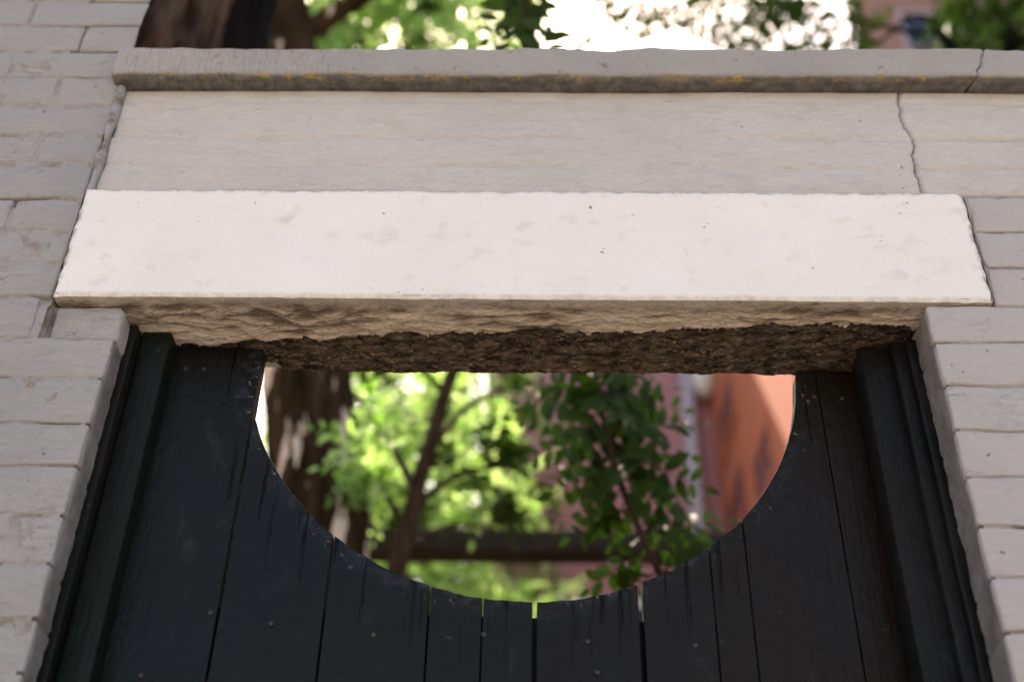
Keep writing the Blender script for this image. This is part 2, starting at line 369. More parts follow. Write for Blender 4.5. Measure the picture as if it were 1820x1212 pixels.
# squeezed, recessed brick under the left end of the lintel
brick(PX + .004, JL, 2.157, 2.217, .013, PIER, 2, depth=.17, r=.006)
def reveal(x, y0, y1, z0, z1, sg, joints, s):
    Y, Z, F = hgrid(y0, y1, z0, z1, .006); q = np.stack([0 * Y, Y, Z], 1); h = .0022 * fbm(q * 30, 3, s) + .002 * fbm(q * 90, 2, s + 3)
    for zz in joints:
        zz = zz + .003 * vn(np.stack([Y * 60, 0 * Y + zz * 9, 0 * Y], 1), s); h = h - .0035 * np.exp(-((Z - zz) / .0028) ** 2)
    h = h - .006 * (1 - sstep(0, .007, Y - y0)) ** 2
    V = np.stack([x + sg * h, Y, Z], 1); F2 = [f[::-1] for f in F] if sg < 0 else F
    mk('reveal', V, F2, CEMENT_SHADE, wall, label='cement reveal toned dark for the shade inside the gate opening')
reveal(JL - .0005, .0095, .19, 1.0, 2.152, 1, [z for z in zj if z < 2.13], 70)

zr = [1.27 + .0733 * i for i in range(9)] + [1.930, 2.0036, 2.0792, 2.1540, 2.222, 2.2965, 2.370, 2.4465, 2.5180, 2.5900, 2.6430, 2.7000]
for i, (a, b) in enumerate(zip(zr[:-1], zr[1:])):
    if b < 2.23: course(JR, 1.2, a + .0012, b - .0012, -.001, RIGHT, i in (13, 6), i * 11 + 300, jt=.003, fdepth=.014, r=.0034)
    elif b < 2.45: course(LX1 + .006, 1.2, a + .0015, b - .0015, -.001, RIGHT, i % 2, i * 11 + 300, r=.0036)
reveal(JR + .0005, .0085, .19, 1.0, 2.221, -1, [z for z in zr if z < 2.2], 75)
# smooth rendered band over the lintel, cracked towards its right end
crack = np.array([[P(a, b, .005)[0], P(a, b, .005)[2]] for a, b in ((1597, 165), (1596, 180), (1602, 196), (1601, 206), (1607, 222), (1621, 238), (1626, 256), (1622, 272), (1628, 290), (1627, 300), (1634, 318), (1640, 341))])
def crx(z):
    return np.interp(-z, -crack[:, 1], crack[:, 0]) + .0016 * vn(np.stack([z * 160, z * 0, z * 0], 1), 3)
def bandmesh(xl, xr, z0, z1, nx, nz, y, s):
    U, W_ = np.meshgrid(np.linspace(0, 1, nx), np.linspace(z0, z1, nz), indexing='ij'); i = np.arange(nx * nz).reshape(nx, nz)
    u, z = U.ravel(), W_.ravel(); a, b = xl(z), xr(z); x = a + (b - a) * u
    q = np.stack([x, z, 0 * x], 1); h = .0035 * fbm(q * np.array([5, 9, 1]), 3, s) + .0012 * fbm(q * np.array([30, 55, 1]), 3, s + 4)
    for zz, am in ((2.585, .0045), (2.517, .0042), (2.672, .0016)):
        zz = zz + .0035 * vn(np.stack([x * 7, 0 * x, 0 * x], 1), 8)
        g = np.exp(-((z - zz) / .0035) ** 2) * np.clip(.55 + .9 * vn(np.stack([x * 9, 0 * x + zz, 0 * x], 1), 5), 0, 1); h = h - (am + .004 * sstep(.66, .76, x)) * g
    e = np.minimum(np.minimum(x - a, b - x), np.minimum(z - z0, z1 - z)); h = h - .006 * (1 - sstep(0, .007, e)) ** 2
    V = np.stack([x, y - h, z], 1)
    F = np.stack([i[:-1, :-1], i[1:, :-1], i[1:, 1:], i[:-1, 1:]], -1).reshape(-1, 4).tolist()
    n = len(V); rim = np.concatenate([i[:, 0], i[-1, 1:], i[-2::-1, -1], i[0, -2:0:-1]])
    B = V[rim].copy(); B[:, 1] = .03; m_ = len(rim)
    F += [[int(rim[j]), int(rim[j - 1]), n + (j - 1) % m_, n + j] for j in range(m_)]
    return np.concatenate([V, B]), F
v, f = bandmesh(lambda z: np.interp(z, [2.45, 2.7], [-.7125, -.7125]) + .003 * vn(np.stack([z * 45, 0 * z, 0 * z], 1), 2), lambda z: crx(z) - .0007 - .0007 * vn(np.stack([z * 40, 0 * z, 0 * z], 1), 44), LZ1 + .0035, CRZ0 - .001, 380, 76, .006, 40)
mk('plaster_band', v, f, PANEL, wall, label='plaster band between lintel and coping')
v, f = bandmesh(lambda z: crx(z) + .0003, lambda z: 0 * z + 1.9, LZ1 + .0035, CRZ0 - .001, 320, 76, .006, 40)
mk('plaster_band', v, f, PANEL, wall, label='plaster right of the crack')
# ragged caulk between pier and band
zc = np.linspace(2.452, 2.70, 50); q = np.stack([zc * 30, zc * 0, zc * 0], 1)
v, f = tube(np.stack([-.7145 + .0015 * vn(q, 1),   .005 + .0025 * vn(q * 1.3, 2), zc], 1),   .0078 + .0022 * vn(q * .7, 4), 8); mk('caulk_joint', v, f, CAULK, wall)
# lintel
def lintel():
    r = .004; parts = []
    # front face
    X, Z, F = hgrid(LX0, LX1, LZ0, LZ1, .004)
    cx, cz, cr = LX1 - .026, LZ1 - .026, .026                        # rounded top right corner
    dx, dz = X - cx, Z - cz; mk_ = (dx > 0) & (dz > 0); L = np.maximum(np.maximum(dx, dz), 1e-9); D = np.hypot(dx, dz)
    X = np.where(mk_, cx + dx * L / np.maximum(D, 1e-9), X); Z = np.where(mk_, cz + dz * L / np.maximum(D, 1e-9), Z)
    q = np.stack([X, Z, 0 * X], 1); e = np.minimum(np.minimum(X - LX0, LX1 - X), np.minimum(Z - LZ0, LZ1 - Z))
    jx = .0018 * vn(np.stack([0 * Z, Z * 60, 0 * Z], 1), 6); jz = .0007 * vn(np.stack([X * 50, 0 * X, 0 * X], 1), 7)
    ed = 1 - sstep(0, .02, e)
    Y = -.007 + .0014 * fbm(q * 11, 3, 11) + .0007 * fbm(q * 50, 2, 12) + .005 * (1 - sstep(0, .005, e)) ** 2
    Y = Y + .0016 * sstep(.25, .5, fbm(q * 38, 2, 14)) * (1 - sstep(0, .012, e)); V = np.stack([X + jx * ed, Y, Z + jz * ed * (Z > 2.3)], 1); return V, F, (1 - sstep(.001, .010, e)) * np.where(Z < LZ0 + .02, .25, 1)
v, f, eg = lintel()
# close it with a back box just inside
bv, bf = box((LX0 + .003, .001, LZ0 + .012), (LX1 - .004, .186, LZ1 - .004))
v2, f2 = joinm([(v, f), (bv, bf)])
lint = mk('lintel', v2, f2, LINT, wall, attr={'edge': np.concatenate([eg, np.zeros(8)])}, label='long pale stone lintel with a peeling underside')
X, Y, F = hgrid(LX0, LX1, -.0025, .192, .0016)
q = np.stack([X, Y, 0 * X], 1)
yb = np.interp(X, [-.72, -.60, -.49, -.36, -.217, 0, .15, .3, .45, .6], [.10, .104, .100, .094, .083, .075, .066, .056, .055, .05])
yb = yb + .010 * fbm(q * np.array([14, 3, 1]), 2, 21) + .006 * fbm(q * np.array([60, 40, 1]), 3, 22, .75) + .018 * np.maximum(0, fbm(q * np.array([120, 50, 1]), 3, 32, .75)) - .002
peel = sstep(-.004, .004, Y - yb)
t = np.clip(Y / np.maximum(yb, .02), 0, 1)
qq = q + np.stack([fbm(q * 9, 2, 30), fbm(q * 9 + 5, 2, 31), 0 * X], 1) * .02
rid = 1 - np.abs(fbm(qq * np.array([15, 50, 1]), 5, 23, .62)) * 2.4
lump = fbm(q * np.array([7, 17, 1]), 2, 24)
h = (.0050 * rid + .0050 * lump) * sstep(.004, .04, Y) + .0034 * fbm(q * np.array([45, 75, 1]), 4, 25, .65) * sstep(.0, .012, Y)           # downwards positive
left = 1 - sstep(-.56, -.30, X)
h = h + .006 * left * np.exp(-((Y - .085) / .03) ** 2)
bare = .0060 * fbm(qq * np.array([26, 55, 1]), 5, 26, .7) - .0040 + .0026 * fbm(q * 130, 3, 27, .7)
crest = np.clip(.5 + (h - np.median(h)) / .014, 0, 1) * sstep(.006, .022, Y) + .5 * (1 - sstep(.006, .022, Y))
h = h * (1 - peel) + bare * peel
h = h - .022 * sstep(-.395, -.425, X) * sstep(.16, .185, Y)                                     # chipped back corner
ef = 1 - sstep(0, .006, Y + .0025)
zb = LZ0 - h + .004 * ef ** 2
bk = sstep(.183, .192, Y); zb = zb + .008 * bk ** 2 + .004 * bk * (1 + fbm(q * 40, 2, 29)) * .5
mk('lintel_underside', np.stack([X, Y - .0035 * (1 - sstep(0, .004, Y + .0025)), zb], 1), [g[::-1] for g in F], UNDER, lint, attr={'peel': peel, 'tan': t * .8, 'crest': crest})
# coping stones, parted by a slanting break
def coping(x0, x1, sl0, sl1, s):
    V, F = rbox((x0, -.028, CRZ0), (x1, .225, CRZ1), .006, .009, 'flrtd', .012)
    w0 = 1 - np.clip((V[:, 0] - x0) / .12, 0, 1); w1 = 1 - np.clip((x1 - V[:, 0]) / .12, 0, 1)
    k_ = (V[:, 2] - CRZ0) + .6 * (V[:, 1] + .028) * -1
    V[:, 0] += w0 * (sl0 * k_) + w1 * (sl1 * k_)
    if sl1: V[:, 0] += w1 * .006 * vn(V * 60, 5)
    if sl0: V[:, 0] += w0 * .006 * vn(V * 60, 5)
    fr = sstep(.0, -.02, V[:, 1])
    V = wob(V, .0030, 9, s, 2); V = wob(V, .0022, 45, s, 2)
    tp = sstep(CRZ1 - .02, CRZ1, V[:, 2]); V[:, 2] += tp * .0042 * fbm(V * np.array([16, 10, 0]), 3, s + 3)
    dn = sstep(CRZ0 + .012, CRZ0, V[:, 2]); V[:, 2] += dn * .004 * fbm(V * np.array([30, 60, 0]), 3, s + 6)
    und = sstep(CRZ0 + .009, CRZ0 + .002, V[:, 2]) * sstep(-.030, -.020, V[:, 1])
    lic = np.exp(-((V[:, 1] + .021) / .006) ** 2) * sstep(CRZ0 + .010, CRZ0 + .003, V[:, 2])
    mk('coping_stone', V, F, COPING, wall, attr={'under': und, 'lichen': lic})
coping(-.728, .7432, 0, .38, 50); coping(.7440, 2.6, .38, 0, 50)

# ------------------------------------------------------------------ gate
GY, GS = .138, .05                                                     # plane y = GY + GS*x : the gate stands slightly ajar
gate = root('garden_gate', 'dark plank gate with a half round opening cut under the stone lintel', 'gate', (0, GY, .08))
CX, CZ, CRR = -.0168, 2.2359, .4247
def arcz(x):
    d = CRR ** 2 - (x - CX) ** 2
    return CZ - math.sqrt(d) if d > 0 else CZ
TZ = 2.2235
def plank(x0, x1, top_extra=0, s=0, dy=0, thick=.026):
    n = 14; xs = np.linspace(x0, x1, n); top = []
    for i, x in enumerate(xs):
        if abs(x - CX) < CRR:
            z = arcz(x) + .0012 * float(vn(np.array([[x * 120, s, 0]]))[0])
        else: z = TZ
        top.append((x, z))
    if x1 < CX - CRR + .025:                                            # the outer board runs straight up
        top = [(x, TZ) for x in xs]
    if False:                                              # board that carries the start of the arc
        top = [(x0, TZ), (CX - CRR - .004, TZ), (CX - CRR, CZ - .02)] + [(x, arcz(x)) for x in np.linspace(CX - CRR + .0004, x1, 16)]
        top = [(a, min(b, TZ)) for a, b in top]
    if x0 < CX + CRR < x1:
        top = [(x, min(arcz(x), TZ)) for x in np.linspace(x0, CX + CRR - .0008, 22)] + [(CX + CRR + .004, TZ), (x1, TZ)]
    poly = [(x1, .08), (x0, .08)] + top
    bm = bmesh.new(); vs_ = [bm.verts.new((x, GY + GS * x + dy, z)) for x, z in poly]
    fc = bm.faces.new(vs_); bm.normal_update()
    if fc.normal.y > 0: fc.normal_flip()
    r_ = bmesh.ops.extrude_face_region(bm, geom=[fc])
    for v_ in [g for g in r_['geom'] if isinstance(g, bmesh.types.BMVert)]: v_.co.y -= 0
    top_f = [g for g in r_['geom'] if isinstance(g, bmesh.types.BMFace)][0]
    for v_ in fc.verts: pass
    newv = {v_ for v_ in top_f.verts}
    for v_ in bm.verts:
        if v_ not in newv: v_.co.y += thick
    bmesh.ops.recalc_face_normals(bm, faces=bm.faces)
    fe = [e for e in bm.edges if all(v_ in newv for v_ in e.verts)]
    bmesh.ops.bevel(bm, geom=fe, offset=.0018, segments=2, affect='EDGES', profile=.6)
    V = np.array([v_.co for v_ in bm.verts]); bm.verts.index_update(); F = [[v_.index for v_ in g.verts] for g in bm.faces]; bm.free()
    return mk('plank', V, F, GATE, gate, smooth=False)
seams = [(-.560, -.4225), (-.4195, -.2815), (-.2785, -.1418), (-.1395, -.0695), (-.0675, -.0010), (.0050, .1435), (.1500, .2462), (.2480, .2978), (.2995, .4392), (.4405, .556)]
pl = [plank(a, b, s=i, dy=d) for i, ((a, b), d) in enumerate(zip(seams, (0, .0015, -.001, .001, -.0005, .0012, -.001, 0, .0015, .0005)))]
# ledge rail nailed across the back
def gbox(x0, x1, z0, z1, y0, y1):
    V = [(x, GY + GS * x + y, z) for x in (x0, x1) for y in (y0, y1) for z in (z0, z1)]
    return V, box((0, 0, 0), (1, 1, 1))[1]
zt = P(1140, 1103, .172)[2]
v, f = gbox(-.55, .55, zt - .095, zt, .0285, .052); mk('ledge_rail', v, f, GATE, gate, smooth=False)
v, f = gbox(-.55, .55, .5, .6, .0285, .052); mk('ledge_rail', v, f, GATE, gate, smooth=False)
# nails
nm = None
for px, py in ((330, 655), (363, 656), (1447, 705), (1497, 708), (860, 1127), (664, 1128), (482, 1108), (1045, 1140), (1236, 1146), (374, 1088), (250, 1200), (1062, 1195), (583, 962), (622, 1008)):
    p = P(px, py, GY); p = P(px, py, GY + GS * p[0])
    i = min(range(len(seams)), key=lambda j: abs((seams[j][0] + seams[j][1]) / 2 - p[0]))
    for j, (a, b) in enumerate(seams):
        if a < p[0] < b: i = j
    if nm is None:
        pts = np.array([[0, .004, 0], [0, 0, 0], [0, -.0012, 0], [0, -.0018, 0]]); v, f = tube(pts, [.0036, .0038, .0032, .0016], 12)
        nm = bpy.data.meshes.new('nail'); nm.from_pydata(v.tolist(), [], f); nm.materials.append(NAIL)
    o = bpy.data.objects.new('nail', nm); C.objects.link(o); o.parent = pl[i]
    o.location = Vector((p[0], GY + GS * p[0] - .0003, p[2])) - wloc(pl[i])

# ------------------------------------------------------------------ gate frame
fr = root('gate_frame', 'dark painted timber frame posts standing in the gate opening', 'frame', (0, .08, 0))
xr = P(306, 590, .072)[0]
V, F = rbox((JL + .012, .072, 0), (xr, .130, 2.222), .0045, .05, 'fblrtd', .02); mk('post', V, F, GREEN, fr, label='greenish post on the left')
V, F = rbox((JL - .002, .050, 0), (JL + .0115, .125, 2.218), .003, .05, 'fblrtd', .02); mk('lining_board', V, F, DARKP, fr)
xl = P(1560, 792, .095)[0]
V, F = rbox((xl, .095, 0), (JR - .030, .150, 2.222), .005, .05, 'fblrtd', .02); mk('post', V, F, DARKP, fr, label='blackish post on the right')
V, F = rbox((JR - .034, .078, 0), (JR - .012, .145, 2.219), .005, .05, 'fblrtd', .02); mk('lining_board', V, F, DARKP, fr)
V, F = rbox((JR - .014, .070, 0), (JR + .002, .145, 2.216), .004, .05, 'fblrtd', .02); V = wob(V, .003, 40, 3); mk('lining_board', V, F, DARKP, fr)

# ------------------------------------------------------------------ leaves
def leafbase(L, Wd, fold=.25, droop=.15):
    ts = np.array([0, .12, .4, .75, 1.0]); ws = np.array([.05, .62, 1.0, .72, .03]) * Wd / 2
    V = []; F = []
    for t, w_ in zip(ts, ws):
        y = t * L; z = -droop * L * t * t
        V += [(-w_, y, z + w_ * fold), (0, y, z), (w_, y, z + w_ * fold)]
    for i in range(4):
        a = i * 3; F += [[a, a + 1, a + 4, a + 3], [a + 1, a + 2, a + 5, a + 4]]
    return np.array(V), F
def leafcheap(L, Wd):
    V = np.array([(0, 0, 0), (-Wd * .5, L * .35, .1 * Wd), (-Wd * .36, L * .78, 0), (0, L, -.12 * L), (Wd * .36, L * .78, 0), (Wd * .5, L * .35, .1 * Wd)])
    return V, [[0, 5, 4, 3, 2, 1]]
def frame(d, up):
    d = d / np.linalg.norm(d); x = np.cross(d, up); x /= max(np.linalg.norm(x), 1e-6); return x, d, np.cross(x, d)
def frond(base, tip, n, L, sag=.12, spread=1.05, up=None):
    """matrices (3x4) of leaflets along a rachis"""
    base = np.array(base, float); tip = np.array(tip, float); ax = tip - base; ln = np.linalg.norm(ax)
    if up is None: up = np.array([random.gauss(0, .5), -1 + random.gauss(0, .45), random.gauss(.5, .5)])
    x, d, z = frame(ax, up); out = []; pts = []
    for i in range(n + 1):
        t = i / n; p = base + ax * t + np.array([0, 0, -sag * ln * t * t]); pts.append(p)
        if t < .12: continue
        sides = (-1, 1) if i < n else (0,)
        for sd_ in sides:
            a = sd_ * (spread + random.gauss(0, .16)); dd = d * math.cos(a) + x * math.sin(a) + z * random.gauss(0, .22)
            zz = z + x * random.gauss(0, .3) + d * random.gauss(0, .25)
            xx, dd, zz = frame(dd, zz); s_ = (L * random.uniform(.6, 1.18)) * (.75 + .5 * math.sin(math.pi * min(1, t + .15)))
            out.append((np.stack([xx, dd, zz], 1) * s_, p + dd * .003))
    return out, pts
def leafcloud(name, mats, base, F, mat, parent, kind=None):
    V = np.concatenate([base @ A.T + p for A, p in mats]); n = len(base); FF = []
    for i in range(len(mats)): FF += [[j + i * n for j in f] for f in F]
    return mk(name, V, FF, mat, parent, smooth=False, kind=kind)
CHEAP = leafcheap(1, .46)
def crown_fronds(clumps, nper, L, flen, nleaf=7):
    out = []
    for (c, r) in clumps:
        for _ in range(nper):
            v = rng.normal(size=3); v /= np.linalg.norm(v); b = np.array(c) + v * np.array(r) * rng.uniform(.15, 1) ** .6
            d = v + rng.normal(size=3) * .7 + np.array([0, 0, -.25]); d /= np.linalg.norm(d)
            up = rng.normal(size=3) * .6 + np.array([0, 0, 1])
            m_, _p = frond(b, b + d * flen * rng.uniform(.7, 1.2), nleaf, L, .15, 1.1, up); out += m_
    return out

# ------------------------------------------------------------------ trees behind the wall
def vtrunk(name, pts, rad, seg, amp, mat, parent, st=.35, per=10, s=0):
    v, f = tube(pts, rad, seg, amp, st, s, per, True); return mk(name, v, f, mat, parent)
# reddish trunk and black trunk right behind the pier
a = P(312, 45, .62); t1 = root('tree', 'reddish brown tree trunk rising just behind the left brick pier', 'tree', (a[0] - .03, .62, 0))
vtrunk('trunk', [(a[0] - .05, .62, 0), (a[0] - .03, .62, 1.5), (a[0] - .005, .62, a[2] - .4), tuple(a), (a[0] + .03, .66, 4.6), (a[0] + .0, .7, 6.2)], [.14, .12, .108, .10, .085, .07], 72, .022, BARK_RED, t1, .3, 14, 3)
a = P(428, 45, .95); t2 = root('tree', 'blackish tree trunk between the reddish trunk and the sunlit dappled one', 'tree', (a[0], .95, 0))
vtrunk('trunk', [(a[0] - .05, .95, 0), (a[0] - .02, .95, 1.8), tuple(a), (a[0] + .02, 1.0, 5.0), (a[0], 1.05, 6.6)], [.13, .105, .092, .08, .06], 40, .010, BARK_BLACK, t2, .3, 12, 5)
# old dappled trunk seen at the left of the half round opening
b0, b1, b2 = P(566, 930, 2.6), P(548, 700, 2.6), P(500, 45, 2.5)
t3 = root('tree', 'thick old trunk with sun dapples coloured into its bark at the left of the gate opening', 'tree', (b0[0] + .1, 2.6, 0))
vtrunk('trunk', [(b0[0] + .06, 2.6, 0), (b0[0] + .04, 2.6, 1.6), tuple(b0), tuple(b1), tuple(b2), (b2[0] - .3, 2.45, 7.2), (b2[0] - .5, 2.5, 8.6)], [.25, .20, .165, .155, .13, .11, .08], 64, .03, BARK_OLD, t3, .5, 14, 8)
for (s0, e0, r0) in (((b2[0], 2.5, 5.9), (b2[0] + 1.3, 2.9, 7.6), .06), ((b2[0] - .2, 2.45, 6.8), (b2[0] - 1.4, 2.6, 8.1), .05), ((b2[0] - .3, 2.45, 7.2), (b2[0] + .2, 1.6, 8.8), .05)):
    s0, e0 = np.array(s0), np.array(e0); vtrunk('limb', [s0, (s0 + e0) / 2 + [0, 0, .15], e0], [r0, r0 * .75, r0 * .4], 10, .004, BARK_OLD, t3, .3, 6)
cl = []
for i in range(16): cl.append(((b2[0] + rng.uniform(-1.6, 1.5), 2.6 + rng.uniform(-.9, 1.0), 8.6 + rng.uniform(-1.0, 1.2)), (.55, .5, .4)))
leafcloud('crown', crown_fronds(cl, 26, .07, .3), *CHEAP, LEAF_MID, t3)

# slender sunlit tree
sp = [P(x, y, 2.55) for x, y in ((690, 1120), (712, 985), (730, 915), (752, 830), (778, 745), (800, 672))]
t4 = root('tree', 'slender curved tree with bright backlit leaves seen through the gate opening', 'tree', (sp[0][0] - .05, 2.55, 0))
e1 = sp[-1] + np.array([.16, .05, .7]); e2 = e1 + np.array([.05, .1, 1.4])
vtrunk('trunk', [(sp[0][0] - .05, 2.55, 0), (sp[0][0] - .02, 2.55, 1.6)] + [tuple(x) for x in sp] + [tuple(e1), tuple(e2)], [.06, .05, .038, .034, .030, .028, .026, .025, .022, .014], 14, .003, BARK_THIN, t4, .2, 5)
for (x0, y0, x1, y1, dy, r0) in ((742, 880, 620, 690, .5, .018), (760, 800, 900, 690, .4, .016), (722, 940, 610, 800, .3, .014), (735, 900, 900, 830, -.2, .014), (790, 700, 690, 640, -.2, .014), (715, 980, 880, 940, .3, .012)):
    s0, e0 = P(x0, y0, 2.55), P(x1, y1, 2.75 + dy); vtrunk('limb', [s0, (s0 + e0) / 2 + np.array([0, 0, .06]), e0], [r0, r0 * .8, r0 * .4], 7, .001, BARK_THIN, t4, .2, 5)
cl = []
for _ in range(46):
    x, y = rng.uniform(600, 985), rng.uniform(640, 930); d = rng.uniform(2.95, 5.2) if y < 850 else rng.uniform(4.2, 5.6)
    if x > 872 and y < 830: continue
    if x < 640 and y > 760: continue
    cl.append((P(x, y, d), (.26, .26, .13)))
for a, b, d in ((668, 800, 2.3),): cl.append((P(a, b, d), (.05, .06, .03)))
for _ in range(9):
    cl.append((P(rng.uniform(720, 1000), rng.uniform(1020, 1085), rng.uniform(4.3, 5.4)), (.26, .28, .08)))
for _ in range(14):
    cl.append((P(rng.uniform(520, 700), rng.uniform(-20, 100), rng.uniform(2.7, 3.8)), (.22, .25, .16)))
for _ in range(36):
    cl.append((P(rng.uniform(525, 900), rng.uniform(-60, 110), rng.uniform(2.7, 4.4)), (.27, .3, .2)))
for _ in range(6):
    cl.append((P(rng.uniform(560, 860), rng.uniform(200, 560), rng.uniform(3.2, 4.8)), (.35, .35, .25)))
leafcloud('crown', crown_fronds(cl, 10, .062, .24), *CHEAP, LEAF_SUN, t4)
leafcloud('crown', crown_fronds([(P(a, b, d), (.2, .2, .1)) for a, b, d in ((835, 855, 3.0), (900, 855, 2.9), (660, 880, 4.4), (690, 905, 4.5), (640, 840, 4.3), (770, 875, 4.4), (730, 800, 4.6), (620, 690, 3.2), (870, 720, 3.4), (600, 30, 3.0), (680, 60, 3.4), (730, 10, 3.2))], 12, .062, .22), *CHEAP, LEAF_DARK, t4)  # clumps in the darkened leaf copy paint shade into the bright crown
# a broad tree further back that closes the view behind it
t5 = root('tree', 'broad bright green tree further back left of the pink house', 'tree', (-1.0, 8.4, 0))
vtrunk('trunk', [(-1.0, 8.4, 0), (-1.0, 8.4, 3), (-.8, 8.4, 6), (-.7, 8.5, 9)], [.22, .18, .13, .07], 14, .01, BARK_OLD, t5, .5, 4)
for i in range(7):
    a_ = i * .9; s0 = np.array((-.9, 8.4, 4 + i * .7)); e0 = s0 + np.array((1.5 * math.cos(a_), 1.0 * math.sin(a_), 1.3)); vtrunk('limb', [s0, (s0 + e0) / 2, e0], [.06, .045, .02], 7, 0, BARK_OLD, t5, .5, 3)
cl = []
for _ in range(60):
    x, y = rng.uniform(520, 960), rng.uniform(560, 1090)
    if x > 890 and y < 850: continue
    cl.append((P(x, y, rng.uniform(7.6, 9.6)), (.55, .5, .34)))
for _ in range(14): cl.append((P(rng.uniform(540, 860), rng.uniform(180, 560), rng.uniform(7.8, 9.4)), (.7, .5, .5)))
for _ in range(30): cl.append((P(rng.uniform(-200, 400), rng.uniform(560, 1150), rng.uniform(7.6, 9.4)), (.6, .5, .4)))
leafcloud('crown', crown_fronds(cl[:28], 12, .12, .42), *CHEAP, LEAF_MID, t5); leafcloud('crown', crown_fronds(cl[28:], 11, .12, .42), *CHEAP, LEAF_SUN, t5)  # first clumps take the duller leaf, shaded foliage set by colour

# ------------------------------------------------------------------ timber beam
bz0, bz1 = P(830, 976, 3.7)[2], P(830, 938, 3.7)[2]
pg = root('pergola', 'weathered timber pergola beam crossing behind the slender tree', 'pergola', (0, 3.78, 0))
V, F = rbox((-2.6, 3.70, bz0), (2.0, 3.84, bz1), .01, .12, 'fblrtd', .06); mk('beam', wob(V, .006, 4, 2), F, BEAM, pg)
for x in (-2.4, 1.9):
    V, F = rbox((x - .06, 3.71, 0), (x + .06, 3.83, bz0 - .002), .008, .2, 'fblrtd', .06); mk('post', V, F, BEAM, pg)

# ------------------------------------------------------------------ shrub in front of the pink house, leaves coloured dark for shade
SY = 1.25
st_ = [P(1215, 1160, SY), P(1185, 1050, SY), P(1140, 950, SY), P(1100, 850, SY), P(1075, 760, SY), P(1062, 670, SY), P(1040, 540, SY - .1), P(1000, 300, SY - .35), P(945, 60, SY - .6), P(925, -40, SY - .65)]
sh = root('shrub', 'green shrub with paired leaflets coloured dark for shade, hanging before the pink house', 'shrub', (st_[0][0], SY, 0))
v, f = tube([(st_[0][0], SY, 0), (st_[0][0] + .02, SY, .9)] + [tuple(p) for p in st_], [.022, .018, .012, .010, .009, .008, .007, .006, .006, .005, .004, .003], 8, .0006, .1, 1, 5); mk('stem', v, f, BARK_THIN, sh)
sprigs = [((1085, 800), (1252, 860), 0), ((1076, 765), (1240, 748), .05), ((1066, 700), (1190, 688), 0), ((1068, 765), (912, 738), .05), ((1060, 690), (950, 676), .1), ((1090, 835), (985, 872), 0),
          ((1105, 862), (1185, 900), -.05), ((1140, 945), (1292, 918), .1), ((1150, 965), (1275, 985), 0), ((1120, 900), (1015, 950), .1), ((1070, 730), (1140, 680), .1),
          ((1088, 805), (1170, 818), .12), ((1076, 750), (985, 800), -.06), ((1105, 870), (1035, 905), -.05), ((1066, 715), (985, 705), .16), ((1078, 765), (1030, 840), .1), ((1085, 790), (1135, 850), .15),
          ((1064, 690), (1105, 750), -.1), ((1150, 970), (1050, 1040), .1), ((1170, 1010), (1110, 1062), .15), ((1165, 1000), (1245, 1025), .05), ((1155, 985), (1090, 1020), .2), ((1130, 930), (1230, 950), .12), ((1060, 685), (925, 708), .12), ((1076, 775), (935, 812), .1), ((1082, 790), (1225, 806), .08), ((1068, 705), (1215, 722), .1), ((1110, 890), (1085, 960), .1), ((1135, 940), (1185, 945), .15), ((1072, 745), (1165, 778), .2), ((1068, 715), (1030, 780), .2),           ((1100, 850), (1215, 884), .2), ((1062, 680), (1160, 655), .1), ((1060, 665), (1010, 655), .1),
          ((935, 20), (905, 92), 0), ((940, 40), (978, 96), .02), ((930, -20), (868, 62), 0), ((925, -40), (972, 40), .05), ((928, -20), (900, 30), .08), ((926, -30), (950, 62), .1)]
for _ in range(12):                                                    # inner sprigs fill the heart of the shrub
    t_ = random.random() ** 1.3; y_ = 670 + 190 * t_; x_ = np.interp(y_, [670, 760, 850, 950, 1050], [1062, 1075, 1100, 1140, 1185]) + random.gauss(0, 14)
    an = random.uniform(0, 6.28); ln_ = random.uniform(50, 95)
    sprigs.append(((x_, y_), (x_ + ln_ * math.cos(an), y_ + .75 * ln_ * math.sin(an)), random.uniform(-.15, .3)))
mats = []; rach = []
for (a, b, dy) in sprigs:
    yb_ = SY if a[1] > 500 else SY - .62
    p0, p1 = P(a[0], a[1], yb_), P(b[0], b[1], yb_ + dy)
    m_, pts = frond(p0, p1, max(5, int(np.linalg.norm(p1 - p0) / .034)), .060, .05, 1.0, np.array([random.gauss(0, .35), -1, random.gauss(-.25, .35)]))
    mats += m_; rach.append(tube(pts, np.linspace(.002, .0008, len(pts)), 5))
for i, (v, f) in enumerate(rach): mk('twig', v, f, BARK_THIN, sh)
lv, lf = leafbase(1, .50); lm = bpy.data.meshes.new('leaf'); lm.from_pydata(lv.tolist(), [], lf); lm.materials.append(LEAF_DARK); lm.polygons.foreach_set('use_smooth', [True] * len(lm.polygons))
order = sorted(range(len(mats)), key=lambda i: i % 3 == 2)
for n_, i in enumerate(order[:290]):
    A, p = mats[i]; o = bpy.data.objects.new('leaf', lm); C.objects.link(o); o.parent = sh
    mm = Matrix(A.tolist()).to_4x4(); mm.translation = Vector(p) - wloc(sh); o.matrix_local = mm
if len(order) > 290: leafcloud('leaf_mass', [mats[i] for i in order[290:]], lv, lf, LEAF_DARK, sh, 'stuff')

